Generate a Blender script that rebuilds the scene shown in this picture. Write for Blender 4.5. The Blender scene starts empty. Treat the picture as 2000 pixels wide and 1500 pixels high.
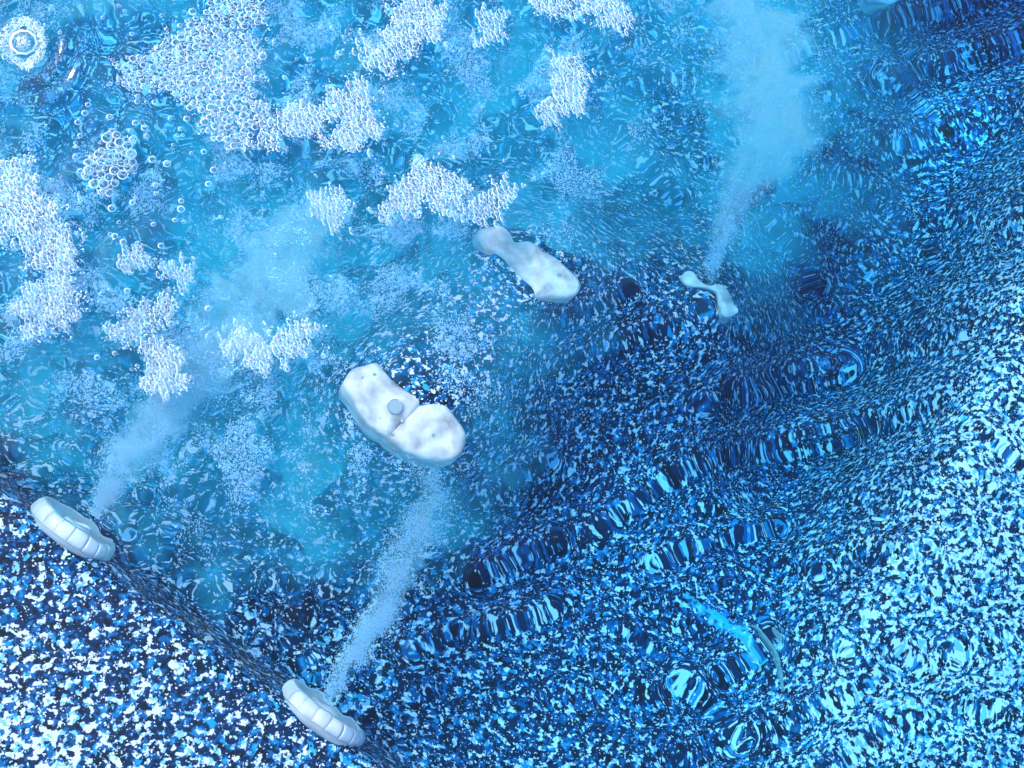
import bpy, bmesh, math, random
import numpy as np
from mathutils import Vector, Matrix
from mathutils.geometry import delaunay_2d_cdt

random.seed(7)
RNG = np.random.default_rng(11)
S = bpy.context.scene
COL = S.collection

# ------------------------------------------------------------------ camera
W, H = 2000.0, 1500.0                      # photograph pixels
CAM = Vector((-0.25, -0.33, 1.08))
TGT = Vector((0.0, 0.0, 0.0))
fwd = (TGT - CAM).normalized()
rgt = fwd.cross(Vector((0, 1, 0))).normalized()
upv = rgt.cross(fwd).normalized()
HFOV = math.radians(45.0)
FPX = (W / 2) / math.tan(HFOV / 2)
cd = bpy.data.cameras.new('camera')
cd.sensor_width = 36.0
cd.angle = HFOV
cd.clip_start, cd.clip_end = 0.01, 200
cam = bpy.data.objects.new('camera', cd)
COL.objects.link(cam)
M = Matrix.Identity(4)
for i in range(3):
    M[i][0], M[i][1], M[i][2], M[i][3] = rgt[i], upv[i], -fwd[i], CAM[i]
cam.matrix_world = M
S.camera = cam

# ------------------------------------------------------------------ light
world = bpy.data.worlds.new('World')
S.world = world
world.use_nodes = True
wn, wl = world.node_tree.nodes, world.node_tree.links
SUN_EL, SUN_AZ = 40.0, 308.0               # azimuth: compass-like, from +y clockwise
sky = wn.new('ShaderNodeTexSky')
sky.sky_type = 'NISHITA'
sky.sun_disc = False
sky.sun_elevation = math.radians(SUN_EL)
sky.sun_rotation = math.radians(SUN_AZ)
sky.air_density = 1.0
sky.dust_density = 1.0
sky.ozone_density = 1.0
bg = wn['Background']
bg.inputs['Strength'].default_value = 0.12
wl.new(sky.outputs[0], bg.inputs['Color'])
sd = bpy.data.lights.new('sun', 'SUN')
sd.energy = 1.5
sd.angle = math.radians(20)
sd.color = (1.0, 0.98, 0.95)
sun = bpy.data.objects.new('sun', sd)
COL.objects.link(sun)
el, az = math.radians(SUN_EL), math.radians(SUN_AZ)
sdir = Vector((math.cos(el) * math.sin(az), math.cos(el) * math.cos(az), math.sin(el)))
sun.rotation_euler = (-sdir).to_track_quat('-Z', 'Y').to_euler()
sun.location = sdir * 5

S.view_settings.view_transform = 'Standard'
S.view_settings.look = 'None'
S.view_settings.gamma = 1.0
S.view_settings.use_curve_mapping = False
S.view_settings.exposure = 2.2
cy = S.cycles
cy.use_denoising = True
cy.max_bounces = 14
cy.transmission_bounces = 12
cy.transparent_max_bounces = 24
cy.diffuse_bounces = 3
cy.volume_bounces = 8
cy.caustics_refractive = True
cy.caustics_reflective = True
cy.sample_clamp_indirect = 6.0
cy.blur_glossy = 0.0

# ------------------------------------------------------------------ helpers
def ray(px, py):
    d = fwd * FPX + rgt * (px - W / 2) + upv * (H / 2 - py)
    return d.normalized()

def P(px, py, z):
    """Point at height z seen at a photograph pixel (through level water when z < 0)."""
    d = ray(px, py)
    if z >= 0:
        return CAM + d * ((z - CAM.z) / d.z)
    p = CAM + d * (-CAM.z / d.z)
    r = 1 / 1.333
    c = -d.z
    t = d * r + Vector((0, 0, 1)) * (r * c - math.sqrt(1 - r * r * (1 - c * c)))
    return p + t * (z / t.z)

def to_px(X, Y, Z=0.0):
    """numpy: photograph pixel of world points (straight rays)."""
    dx, dy, dz = X - CAM.x, Y - CAM.y, Z - CAM.z
    f = dx * fwd.x + dy * fwd.y + dz * fwd.z
    a = dx * rgt.x + dy * rgt.y + dz * rgt.z
    b = dx * upv.x + dy * upv.y + dz * upv.z
    return W / 2 + FPX * a / f, H / 2 - FPX * b / f

GRADS = {}
def perlin(x, y, seed=0):
    n = 256
    if seed not in GRADS:
        ang = np.random.default_rng(seed).random((n, n)) * 2 * np.pi
        GRADS[seed] = (np.cos(ang), np.sin(ang))
    gx, gy = GRADS[seed]
    xi, yi = np.floor(x).astype(int), np.floor(y).astype(int)
    fx, fy = x - xi, y - yi
    u, v = fx * fx * fx * (fx * (fx * 6 - 15) + 10), fy * fy * fy * (fy * (fy * 6 - 15) + 10)
    def g(i, j, a, b):
        ii, jj = (xi + i) % n, (yi + j) % n
        return gx[ii, jj] * a + gy[ii, jj] * b
    n00, n10 = g(0, 0, fx, fy), g(1, 0, fx - 1, fy)
    n01, n11 = g(0, 1, fx, fy - 1), g(1, 1, fx - 1, fy - 1)
    return ((n00 * (1 - u) + n10 * u) * (1 - v) + (n01 * (1 - u) + n11 * u) * v) * 1.5

def fbm(x, y, seed, octaves=3):
    o, a, f = 0, 1.0, 1.0
    for k in range(octaves):
        o = o + a * perlin(x * f + 17.3 * k, y * f - 9.1 * k, seed + k)
        a *= 0.5
        f *= 2.03
    return o

def sstep(e0, e1, x):
    t = np.clip((x - e0) / (e1 - e0), 0, 1)
    return t * t * (3 - 2 * t)

def dist_poly(x, y, pts):
    """signed distance to a polyline (+ on its right-hand side in pixel axes) and arc parameter"""
    best = np.full(np.shape(x), 1e9)
    sgn = np.zeros(np.shape(x))
    arc = np.zeros(np.shape(x))
    L = 0
    tot = sum(math.dist(pts[i], pts[i + 1]) for i in range(len(pts) - 1))
    for (ax, ay), (bx, by) in zip(pts[:-1], pts[1:]):
        ex, ey = bx - ax, by - ay
        l2 = ex * ex + ey * ey
        t = np.clip(((x - ax) * ex + (y - ay) * ey) / l2, 0, 1)
        d = np.hypot(x - ax - t * ex, y - ay - t * ey)
        s = np.sign(ex * (y - ay) - ey * (x - ax))
        m = d < best
        best = np.where(m, d, best)
        sgn = np.where(m, s, sgn)
        arc = np.where(m, (L + t * math.sqrt(l2)) / tot, arc)
        L += math.sqrt(l2)
    return best * sgn, arc

def inside(x, y, poly):
    c = False
    n = len(poly)
    for i in range(n):
        (x1, y1), (x2, y2) = poly[i], poly[(i + 1) % n]
        if (y1 > y) != (y2 > y) and x < (x2 - x1) * (y - y1) / (y2 - y1) + x1:
            c = not c
    return c

def grid_mesh(name, X, Y, Z, skirt=None):
    ny, nx = X.shape
    co = np.stack([X, Y, Z], -1).reshape(-1, 3)
    idx = np.arange(nx * ny).reshape(ny, nx)
    q = np.stack([idx[:-1, :-1], idx[:-1, 1:], idx[1:, 1:], idx[1:, :-1]], -1).reshape(-1, 4)
    extra = []
    if skirt is not None:
        b = len(co)
        edge = np.concatenate([idx[0, :], idx[1:, -1], idx[-1, -2::-1], idx[-2:0:-1, 0]])
        low = co[edge].copy()
        low[:, 2] = skirt
        co = np.concatenate([co, low])
        k = len(edge)
        lo = np.arange(k) + b
        extra = [[edge[i], lo[i], lo[(i + 1) % k], edge[(i + 1) % k]] for i in range(k)]
    nq = len(q) + len(extra)
    loops = q.reshape(-1)
    if len(extra):
        loops = np.concatenate([loops, np.array(extra).reshape(-1)])
    starts = np.arange(nq) * 4
    tot = np.full(nq, 4)
    if skirt is not None:
        loops = np.concatenate([loops, lo[::-1]])
        starts = np.append(starts, nq * 4)
        tot = np.append(tot, k)
    me = bpy.data.meshes.new(name)
    me.vertices.add(len(co))
    me.vertices.foreach_set('co', co.astype(np.float32).reshape(-1))
    me.loops.add(len(loops))
    me.loops.foreach_set('vertex_index', loops.astype(np.int32))
    me.polygons.add(len(starts))
    me.polygons.foreach_set('loop_start', starts.astype(np.int32))
    sm = np.ones(len(starts), dtype=bool)
    if skirt is not None:
        sm[len(q):] = False
    me.polygons.foreach_set('use_smooth', sm)
    me.update(calc_edges=True)
    me.validate()
    return me

def link(name, me, mat=None, parent=None, **props):
    o = bpy.data.objects.new(name, me)
    COL.objects.link(o)
    if mat is not None and me is not None:
        for m in (mat if isinstance(mat, (list, tuple)) else [mat]):
            if m.name not in [x.name for x in me.materials if x]:
                me.materials.append(m)
    if parent is not None:
        o.parent = parent
    for k, v in props.items():
        o[k] = v
    return o

def mesh_from(bm, name, smooth=True):
    bmesh.ops.recalc_face_normals(bm, faces=bm.faces)
    me = bpy.data.meshes.new(name)
    bm.to_mesh(me)
    bm.free()
    if smooth:
        me.polygons.foreach_set('use_smooth', [True] * len(me.polygons))
    return me

def lathe(name, prof, segs=48, closed=False, mod=None):
    """prof: (radius, z) list turned round z"""
    bm = bmesh.new()
    rings = []
    for (r, z) in prof:
        ring = []
        for k in range(segs):
            a = 2 * math.pi * k / segs
            rr = r * (mod(a) if mod else 1)
            ring.append(bm.verts.new((rr * math.cos(a), rr * math.sin(a), z)))
        rings.append(ring)
    pairs = list(zip(rings[:-1], rings[1:]))
    if closed:
        pairs.append((rings[-1], rings[0]))
    for A, B in pairs:
        for k in range(segs):
            bm.faces.new((A[k], A[(k + 1) % segs], B[(k + 1) % segs], B[k]))
    if not closed:
        for R_ in (rings[0], rings[-1]):
            bm.faces.new(R_)
    return mesh_from(bm, name)

# ------------------------------------------------------------------ materials
def new_mat(name):
    m = bpy.data.materials.new(name)
    m.use_nodes = True
    n, l = m.node_tree.nodes, m.node_tree.links
    for x in list(n):
        if x.type != 'OUTPUT_MATERIAL':
            n.remove(x)
    return m, n, l, n['Material Output']

def principled(name, col, rough=0.35, spec=0.5, noise=0.0, nscale=60, bump=0.0):
    m, n, l, out = new_mat(name)
    b = n.new('ShaderNodeBsdfPrincipled')
    b.inputs['Base Color'].default_value = (*col, 1)
    b.inputs['Roughness'].default_value = rough
    b.inputs['Specular IOR Level'].default_value = spec
    if noise or bump:
        tc = n.new('ShaderNodeTexCoord')
        nz = n.new('ShaderNodeTexNoise')
        nz.inputs['Scale'].default_value = nscale
        nz.inputs['Detail'].default_value = 4
        l.new(tc.outputs['Object'], nz.inputs['Vector'])
        if noise:
            cr = n.new('ShaderNodeValToRGB')
            cr.color_ramp.elements[0].position = 0.3
            cr.color_ramp.elements[1].position = 0.7
            cr.color_ramp.elements[0].color = (*[c * (1 - noise) for c in col], 1)
            cr.color_ramp.elements[1].color = (*col, 1)
            l.new(nz.outputs['Fac'], cr.inputs['Fac'])
            l.new(cr.outputs['Color'], b.inputs['Base Color'])
        if bump:
            bp = n.new('ShaderNodeBump')
            bp.inputs['Strength'].default_value = bump
            bp.inputs['Distance'].default_value = 0.002
            l.new(nz.outputs['Fac'], bp.inputs['Height'])
            l.new(bp.outputs['Normal'], b.inputs['Normal'])
    l.new(b.outputs['BSDF'], out.inputs['Surface'])
    return m

def speckle_material():
    """acrylic shell: white, navy, blue and a few cyan chips pressed together"""
    m, n, l, out = new_mat('speckled_acrylic')
    tc = n.new('ShaderNodeTexCoord')
    nz = n.new('ShaderNodeTexNoise')
    nz.inputs['Scale'].default_value = 150
    nz.inputs['Detail'].default_value = 3
    l.new(tc.outputs['Object'], nz.inputs['Vector'])
    vm = n.new('ShaderNodeVectorMath'); vm.operation = 'MULTIPLY_ADD'
    l.new(nz.outputs['Color'], vm.inputs[0])
    vm.inputs[1].default_value = (0.011, 0.011, 0.011)
    l.new(tc.outputs['Object'], vm.inputs[2])
    def vor(scale):
        v = n.new('ShaderNodeTexVoronoi')
        v.feature = 'F1'
        v.inputs['Scale'].default_value = scale
        l.new(vm.outputs[0], v.inputs['Vector'])
        s = n.new('ShaderNodeSeparateColor')
        l.new(v.outputs['Color'], s.inputs['Color'])
        return s
    def ramp(src, stops):
        r = n.new('ShaderNodeValToRGB')
        r.color_ramp.interpolation = 'CONSTANT'
        e = r.color_ramp.elements
        e[0].position, e[0].color = stops[0][0], (*stops[0][1], 1)
        e[1].position, e[1].color = stops[1][0], (*stops[1][1], 1)
        for p, c in stops[2:]:
            q = e.new(p); q.color = (*c, 1)
        l.new(src, r.inputs['Fac'])
        return r
    def noise(scale, det, seed):
        z_ = n.new('ShaderNodeTexNoise')
        z_.inputs['Scale'].default_value = scale
        z_.inputs['Detail'].default_value = det
        z_.inputs['Roughness'].default_value = 0.55
        o_ = n.new('ShaderNodeVectorMath'); o_.operation = 'ADD'
        o_.inputs[1].default_value = (seed, seed * 0.7, seed * 1.3)
        l.new(tc.outputs['Object'], o_.inputs[0])
        l.new(o_.outputs[0], z_.inputs['Vector'])
        return z_.outputs['Fac']
    def soft(src, stops):
        r = ramp(src, stops)
        r.color_ramp.interpolation = 'LINEAR'
        return r
    def mixc(fac, a, b_):
        mx = n.new('ShaderNodeMix'); mx.data_type = 'RGBA'
        l.new(fac, mx.inputs[0]); l.new(a, mx.inputs[6]); l.new(b_, mx.inputs[7])
        return mx.outputs[2]
    navy, black, blue, mid = (0.0008, 0.019, 0.070), (0.0006, 0.006, 0.016), (0.001, 0.105, 0.29), (0.006, 0.29, 0.58)
    pale, white, cyan = (0.24, 0.58, 0.84), (0.82, 0.88, 0.91), (0.02, 0.40, 0.62)
    base = soft(noise(120, 2, 3.0), [(0.38, black), (0.45, navy), (0.53, navy), (0.56, blue), (0.62, blue), (0.68, mid)])
    cell = ramp(vor(190).outputs[0], [(0, navy), (0.30, blue), (0.50, black), (0.70, navy), (0.90, mid), (0.985, cyan)])
    half = soft(noise(60, 1, 9.0), [(0.46, (0, 0, 0)), (0.54, (1, 1, 1))])
    under = mixc(half.outputs[0], base.outputs[0], cell.outputs[0])
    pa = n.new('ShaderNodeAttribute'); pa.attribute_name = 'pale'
    ad = n.new('ShaderNodeMath'); ad.operation = 'MULTIPLY_ADD'      # more white chips on shoulder and ledge, partly their bright exposure put into colour
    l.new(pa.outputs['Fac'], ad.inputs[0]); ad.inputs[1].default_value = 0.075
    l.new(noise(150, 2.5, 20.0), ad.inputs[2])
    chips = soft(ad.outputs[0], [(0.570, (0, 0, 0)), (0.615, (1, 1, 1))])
    wc = ramp(vor(240).outputs[1], [(0, pale), (0.30, white)])
    withc = mixc(chips.outputs[0], under, wc.outputs[0])
    fine = soft(noise(360, 1.5, 31.0), [(0.635, (0, 0, 0)), (0.66, (1, 1, 1))])
    withf = mixc(fine.outputs[0], withc, wc.outputs[0])
    class _R: pass
    mx = _R(); mx.outputs = {2: withf}
    b = n.new('ShaderNodeBsdfPrincipled')
    b.inputs['Roughness'].default_value = 0.5
    b.inputs['Specular IOR Level'].default_value = 0.08
    l.new(mx.outputs[2], b.inputs['Base Color'])
    l.new(b.outputs[0], out.inputs['Surface'])
    return m

def water_material():
    m, n, l, out = new_mat('pool_water')
    g = n.new('ShaderNodeBsdfGlass')
    g.inputs['IOR'].default_value = 1.333
    g.inputs['Roughness'].default_value = 0.0
    g.inputs['Color'].default_value = (1, 1, 1, 1)
    v = n.new('ShaderNodeVolumeAbsorption')
    v.inputs['Color'].default_value = (0.0, 0.83, 0.965, 1)
    v.inputs['Density'].default_value = 3.5
    l.new(g.outputs[0], out.inputs['Surface'])
    l.new(v.outputs[0], out.inputs['Volume'])
    return m

def film_material():
    """soap-thin bubble wall: clear, mirror-like and milky at a glancing angle (Fresnel)"""
    m, n, l, out = new_mat('bubble_film')
    fr = n.new('ShaderNodeFresnel'); fr.inputs['IOR'].default_value = 1.6
    tr = n.new('ShaderNodeBsdfTransparent')
    gl = n.new('ShaderNodeBsdfGlossy'); gl.inputs['Roughness'].default_value = 0.08
    df = n.new('ShaderNodeBsdfDiffuse'); df.inputs['Color'].default_value = (0.78, 0.91, 0.98, 1)
    ad = n.new('ShaderNodeMixShader'); ad.inputs[0].default_value = 0.6
    l.new(gl.outputs[0], ad.inputs[1]); l.new(df.outputs[0], ad.inputs[2])
    mx = n.new('ShaderNodeMixShader')
    l.new(fr.outputs[0], mx.inputs[0])
    l.new(tr.outputs[0], mx.inputs[1]); l.new(ad.outputs[0], mx.inputs[2])
    l.new(mx.outputs[0], out.inputs['Surface'])
    return m

MAT_SHELL = speckle_material()
MAT_WATER = water_material()
MAT_FILM = film_material()
MAT_FROTH = principled('white_froth', (0.76, 0.90, 0.98), 0.7, 0.2)
MAT_MICRO = principled('fine_air_bubbles', (0.46, 0.80, 0.99), 0.8, 0.1)
MAT_WHITE = principled('white_plastic', (0.84, 0.84, 0.84), 0.35, noise=0.06, nscale=80)
MAT_FACE = principled('shaded_white_plastic', (0.72, 0.74, 0.76), 0.4, noise=0.1, nscale=60)  # greyer copy of the white plastic: the face's shade put into its colour
MAT_COVER = principled('mottled_white_plastic', (0.92, 0.92, 0.92), 0.5, noise=0.6, nscale=60, bump=1.0)  # noise patches and bump give an uneven, mottled white
MAT_GREY = principled('grey_gasket', (0.36, 0.42, 0.46), 0.6)
MAT_HOLE = principled('dark_hole', (0.26, 0.36, 0.41), 0.6)
MAT_CHIP = principled('white_chip', (0.88, 0.88, 0.88), 0.4)
MAT_CYAN = principled('turquoise_mottle', (0.02, 0.55, 0.72), 0.4, noise=0.35, nscale=140)
_e = [x for x in MAT_CYAN.node_tree.nodes if x.type == 'VALTORGB'][0].color_ramp.elements
_e[0].color, _e[1].color = (0.004, 0.10, 0.30, 1), (0.45, 0.75, 0.82, 1)
_e[0].position, _e[1].position = 0.40, 0.62
for _p in (0.45, 0.57):
    _q = _e.new(_p); _q.color = (0.01, 0.50, 0.72, 1)
MAT_EDGE = principled('grey_green_edge', (0.34, 0.48, 0.50), 0.5, noise=0.5, nscale=150)

# ------------------------------------------------------------------ tub shell
WALL = [(-400, 700), (60, 1000), (140, 1050), (630, 1400), (1000, 1680)]          # line of the near jets, in pixels
JET_PX = [((66, 988), (214, 1090)), ((549, 1345), (707, 1447))]
JET_Z, JET_TILT = -0.056, math.radians(11)
_ja, _jb = [(P(*a, JET_Z) + P(*b, JET_Z)) / 2 for a, b in JET_PX]
_wt = (_jb - _ja).normalized()
_wn = Vector((0, 0, 1)).cross(_wt).normalized()          # horizontal, out of the near wall
if _wn.y < 0:
    _wn = -_wn
LEDGE = [(2300, -100), (2020, 330), (1890, 560), (1750, 870), (1640, 1060), (1560, 1260), (1500, 1560), (1480, 1800)]

def shell_z(X, Y):
    u, v = to_px(X, Y, -0.12)
    d = -((X - _ja.x) * _wn.x + (Y - _ja.y) * _wn.y)    # metres, + behind the wall
    bot = -0.27 - 0.05 * sstep(900, 300, v) + 0.012 * fbm(u / 420, v / 420, 3, 2)
    mounds = np.exp(-(((u - 810) / 270) ** 2 + ((v - 800) / 220) ** 2)) + 0.9 * np.exp(-(((u - 1030) / 260) ** 2 + ((v - 520) / 200) ** 2)) + 0.42 * np.exp(-(((u - 1420) / 210) ** 2 + ((v - 600) / 190) ** 2))  # mounds added under the fittings, so less water tints them
    bot = bot + 0.225 * np.minimum(mounds, 1.0)
    trench = np.exp(-(dist_poly(u, v, [(2150, -300), (1900, 250), (1700, 650), (1620, 850)])[0] / 190) ** 2)
    bot = bot - 0.10 * trench
    z = bot
    # near wall with the jets: drops from the shoulder
    bot = z + 0.165 * np.exp(-np.clip(-d, 0, None) / 0.17)
    sh = -0.018 + 0.05 * np.clip(d - 0.02, 0, None)
    face = JET_Z + (d - 0.001) / math.tan(JET_TILT)
    k_ = 0.020                                           # rounded lip and foot
    up_ = -k_ * np.logaddexp(-face / k_, -sh / k_)
    z = k_ * np.logaddexp(up_ / k_, bot / k_)
    # right-hand ledge
    e, _ = dist_poly(u, v, LEDGE)                      # positive side below
    t2 = sstep(-80, 110, -e)
    low = sstep(900, 1500, v)
    z = z * (1 - t2) + np.maximum(z, -0.105 - 0.05 * low) * t2
    return z

nx, ny = 560, 470
xs, ys = np.linspace(-0.95, 1.0, nx), np.linspace(-0.80, 0.90, ny)
GX, GY = np.meshgrid(xs, ys)
GZ = shell_z(GX, GY)
# tub walls outside the frame close the basin
rim = np.maximum(np.abs(GX - 0.025) - 0.85, np.abs(GY - 0.05) - 0.74)
GZ = GZ * (1 - sstep(0.0, 0.09, rim)) + 0.10 * sstep(0.0, 0.09, rim)
_u, _v = to_px(GX, GY, -0.1)
_d = -((GX - _ja.x) * _wn.x + (GY - _ja.y) * _wn.y)
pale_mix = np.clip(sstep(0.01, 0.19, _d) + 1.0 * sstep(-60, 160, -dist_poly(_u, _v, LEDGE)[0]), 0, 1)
_sm = grid_mesh('tub_floor', GX, GY, GZ)
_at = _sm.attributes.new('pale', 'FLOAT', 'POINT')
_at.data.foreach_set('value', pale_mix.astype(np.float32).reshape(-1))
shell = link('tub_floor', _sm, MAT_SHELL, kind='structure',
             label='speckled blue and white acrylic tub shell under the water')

def on_shell(px, py):
    z = -0.2
    for _ in range(30):
        p = P(px, py, z)
        z = 0.6 * z + 0.4 * float(shell_z(np.array([p.x]), np.array([p.y]))[0])
    p.z = z
    return p

# ------------------------------------------------------------------ water
wx, wy = 760, 640
WX, WY = np.meshgrid(np.linspace(-0.80, 0.86, wx), np.linspace(-0.66, 0.76, wy))
U, V = to_px(WX, WY, 0.0)
dw, _ = dist_poly(U, V, WALL)
calm = sstep(-40, 160, dw)                                          # shallow shoulder
turb = sstep(1500, 1000, U + 0.55 * (V - 300)) * (1 - calm)          # aerated upper left
right = (1 - turb) * (1 - calm) * (1.15 + 0.6 * sstep(1500, 1800, U))
Z = np.zeros_like(WX)
# churned water
Z += turb * (0.0024 * fbm(U / 120, V / 120, 21, 2) + 0.00036 * fbm(U / 46, V / 46, 25, 2))
# wave trains of the clearer water: crests run up to the right
wv = 0.34 * U + 0.94 * V + 70 * fbm(U / 500, V / 500, 31, 2)
wv2 = -0.62 * U + 0.78 * V + 60 * fbm(U / 380, V / 380, 35, 2)
amp = 0.55 + 0.6 * fbm(U / 330, V / 330, 41, 2)
Z += right * (0.00085 * amp * np.sin(2 * np.pi * wv / 150) + 0.00045 * np.sin(2 * np.pi * wv2 / 105 + 1.0) * (0.4 + fbm(U / 300, V / 300, 44, 1)))
Z += right * (0.00011 * fbm(U / 62, V / 62, 51, 2) + 0.00060 * fbm(U / 260, V / 260, 55, 1))
Z += calm * (0.00045 * fbm(U / 160, V / 160, 58, 2))
# single ripples that show as bands of stretched speckle
BANDS = [([(760, 1285), (880, 1245), (1000, 1215), (1130, 1180)], 30, 0.0013),
         ([(1110, 1070), (1210, 1000), (1320, 930), (1450, 885), (1600, 865), (1720, 850)], 36, 0.0016),
         ([(1240, 1120), (1340, 1075), (1440, 1045), (1560, 1020)], 27, 0.0011),
         ([(1050, 740), (1180, 675), (1290, 640), (1420, 590)], 38, 0.0019),
         ([(1030, 655), (1150, 610), (1260, 560)], 30, 0.0018),
         ([(1330, 800), (1450, 760), (1580, 740), (1700, 700)], 34, 0.0013),
         ([(900, 1150), (1010, 1090), (1120, 1050)], 30, 0.0011),
         ([(1560, 1130), (1700, 1080), (1850, 1070)], 36, 0.0012),
         ([(1300, 1310), (1390, 1380), (1470, 1470)], 34, 0.0012),
         ([(1380, 1330), (1450, 1290), (1530, 1230)], 30, 0.0012),
         ([(1620, 1280), (1760, 1270), (1900, 1300)], 42, 0.0012),
         ([(1180, 250), (1260, 320), (1330, 420)], 34, 0.0012),
         ([(1480, 420), (1560, 500), (1600, 590)], 32, 0.0011),
         ([(1930, 480), (2030, 420)], 40, 0.0013),
         ([(900, 1000), (1010, 930), (1100, 880)], 30, 0.0010)]
for pts, sg, a in BANDS:
    d, arc = dist_poly(U, V, pts)
    fade = sstep(0.0, 0.14, np.minimum(arc, 1 - arc))
    q = (d / sg) ** 2
    Z += 1.9 * a * fade * np.exp(-q / 2) * (1 - 0.35 * q) * np.exp(-np.clip(np.abs(d) - 3 * sg, 0, None) / sg)
# rings round bursting bubbles
for cx, cy_, r0, lam, a in [(45, 85, 150, 42, 0.0007), (250, 1045, 100, 44, 0.0004), (1000, 130, 130, 60, 0.0010), (640, 1400, 150, 40, 0.0003)]:
    rr = np.hypot(U - cx, V - cy_)
    Z += a * np.exp(-(rr / r0) ** 2) * np.cos(2 * np.pi * rr / lam)
wm = grid_mesh('water', WX, WY, Z, skirt=-0.62)
water = link('water', wm, MAT_WATER, kind='structure', label='rippled clear blue water filling the whirlpool tub')

# ------------------------------------------------------------------ wall jets
def empty(name, loc, label, category, group=None, mat=None):
    o = bpy.data.objects.new(name, None)
    COL.objects.link(o)
    o.empty_display_size = 0.02
    if mat is not None:
        o.matrix_world = mat
    else:
        o.location = loc
    o['label'], o['category'] = label, category
    if group:
        o['group'] = group
    return o

def frame(loc, n, t):
    n = n.normalized(); t = (t - n * t.dot(n)).normalized(); b = n.cross(t)
    m = Matrix.Identity(4)
    for i in range(3):
        m[i][0], m[i][1], m[i][2], m[i][3] = t[i], b[i], n[i], loc[i]
    return m

def grip_mesh(R, k, segs):
    """one rounded block of the ridged rim"""
    bm = bmesh.new()
    a0, a1 = 2 * math.pi * (k + 0.005) / segs, 2 * math.pi * (k + 0.995) / segs
    prof = [(0.80, -0.004), (1.0, -0.004), (1.03, 0.001), (1.01, 0.006), (0.94, 0.0095), (0.84, 0.0105), (0.79, 0.008)]
    rows = []
    na = 6
    for i in range(na + 1):
        f = i / na
        a = a0 + (a1 - a0) * f
        bul = 1 - 0.02 * (2 * f - 1) ** 4
        rows.append([bm.verts.new((R * (0.8 + (r - 0.8) * bul) * math.cos(a), R * (0.8 + (r - 0.8) * bul) * math.sin(a), z * bul)) for r, z in prof])
    for A, B in zip(rows[:-1], rows[1:]):
        for j in range(len(prof)):
            q = (j + 1) % len(prof)
            bm.faces.new((A[j], A[q], B[q], B[j]))
    bm.faces.new(rows[0]); bm.faces.new(rows[-1])
    return mesh_from(bm, 'grip')

def make_jet(pa, pb, label):
    A, B = P(*pa, JET_Z), P(*pb, JET_Z)
    c = (A + B) / 2
    t = (B - A)
    R = t.length / 2
    t.normalize()
    n = (_wn * math.cos(JET_TILT) + Vector((0, 0, 1)) * math.sin(JET_TILT)).normalized()
    e = empty('wall_jet', c, label, 'jet', 'white wall jets', mat=frame(c, n, t))
    link('socket', lathe('socket', [(R * 0.90, -0.010), (R * 1.03, -0.007), (R * 1.03, -0.003), (R * 0.85, -0.0025)], 40), MAT_GREY, e)
    for k in range(18):
        link('grip', grip_mesh(R, k, 18), MAT_WHITE, e)
    link('face', lathe('face', [(R * 0.80, -0.003), (R * 0.80, 0.009), (R * 0.74, 0.0100), (R * 0.62, 0.006), (R * 0.36, 0.002)], 40), MAT_FACE, e)
    nz = link('nozzle', lathe('nozzle', [(R * 0.34, 0.001), (R * 0.34, 0.007), (R * 0.28, 0.010), (R * 0.20, 0.008), (R * 0.17, 0.004)], 32), MAT_WHITE, e)
    link('outlet', lathe('outlet', [(R * 0.16, 0.0042), (R * 0.16, 0.0055), (R * 0.10, 0.0052)], 20), MAT_HOLE, nz)
    return e, c, n, R

J1 = make_jet(*JET_PX[0], 'white ridged wall jet beside the pale speckled corner, spraying the wide plume')
J2 = make_jet(*JET_PX[1], 'white ridged wall jet low by the bottom edge, spraying the narrow hazy plume')

# ------------------------------------------------------------------ fittings traced as rippled water bends them, the distortion built into their shape
def catmull(pts, sub=4):
    o = []
    n = len(pts)
    for i in range(n):
        p0, p1, p2, p3 = (np.array(pts[(i + k) % n], float) for k in (-1, 0, 1, 2))
        for s in range(sub):
            t = s / sub
            o.append(0.5 * (2 * p1 + (p2 - p0) * t + (2 * p0 - 5 * p1 + 4 * p2 - p3) * t * t + (3 * p1 - p0 - 3 * p2 + p3) * t ** 3))
    return np.array(o)

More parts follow.
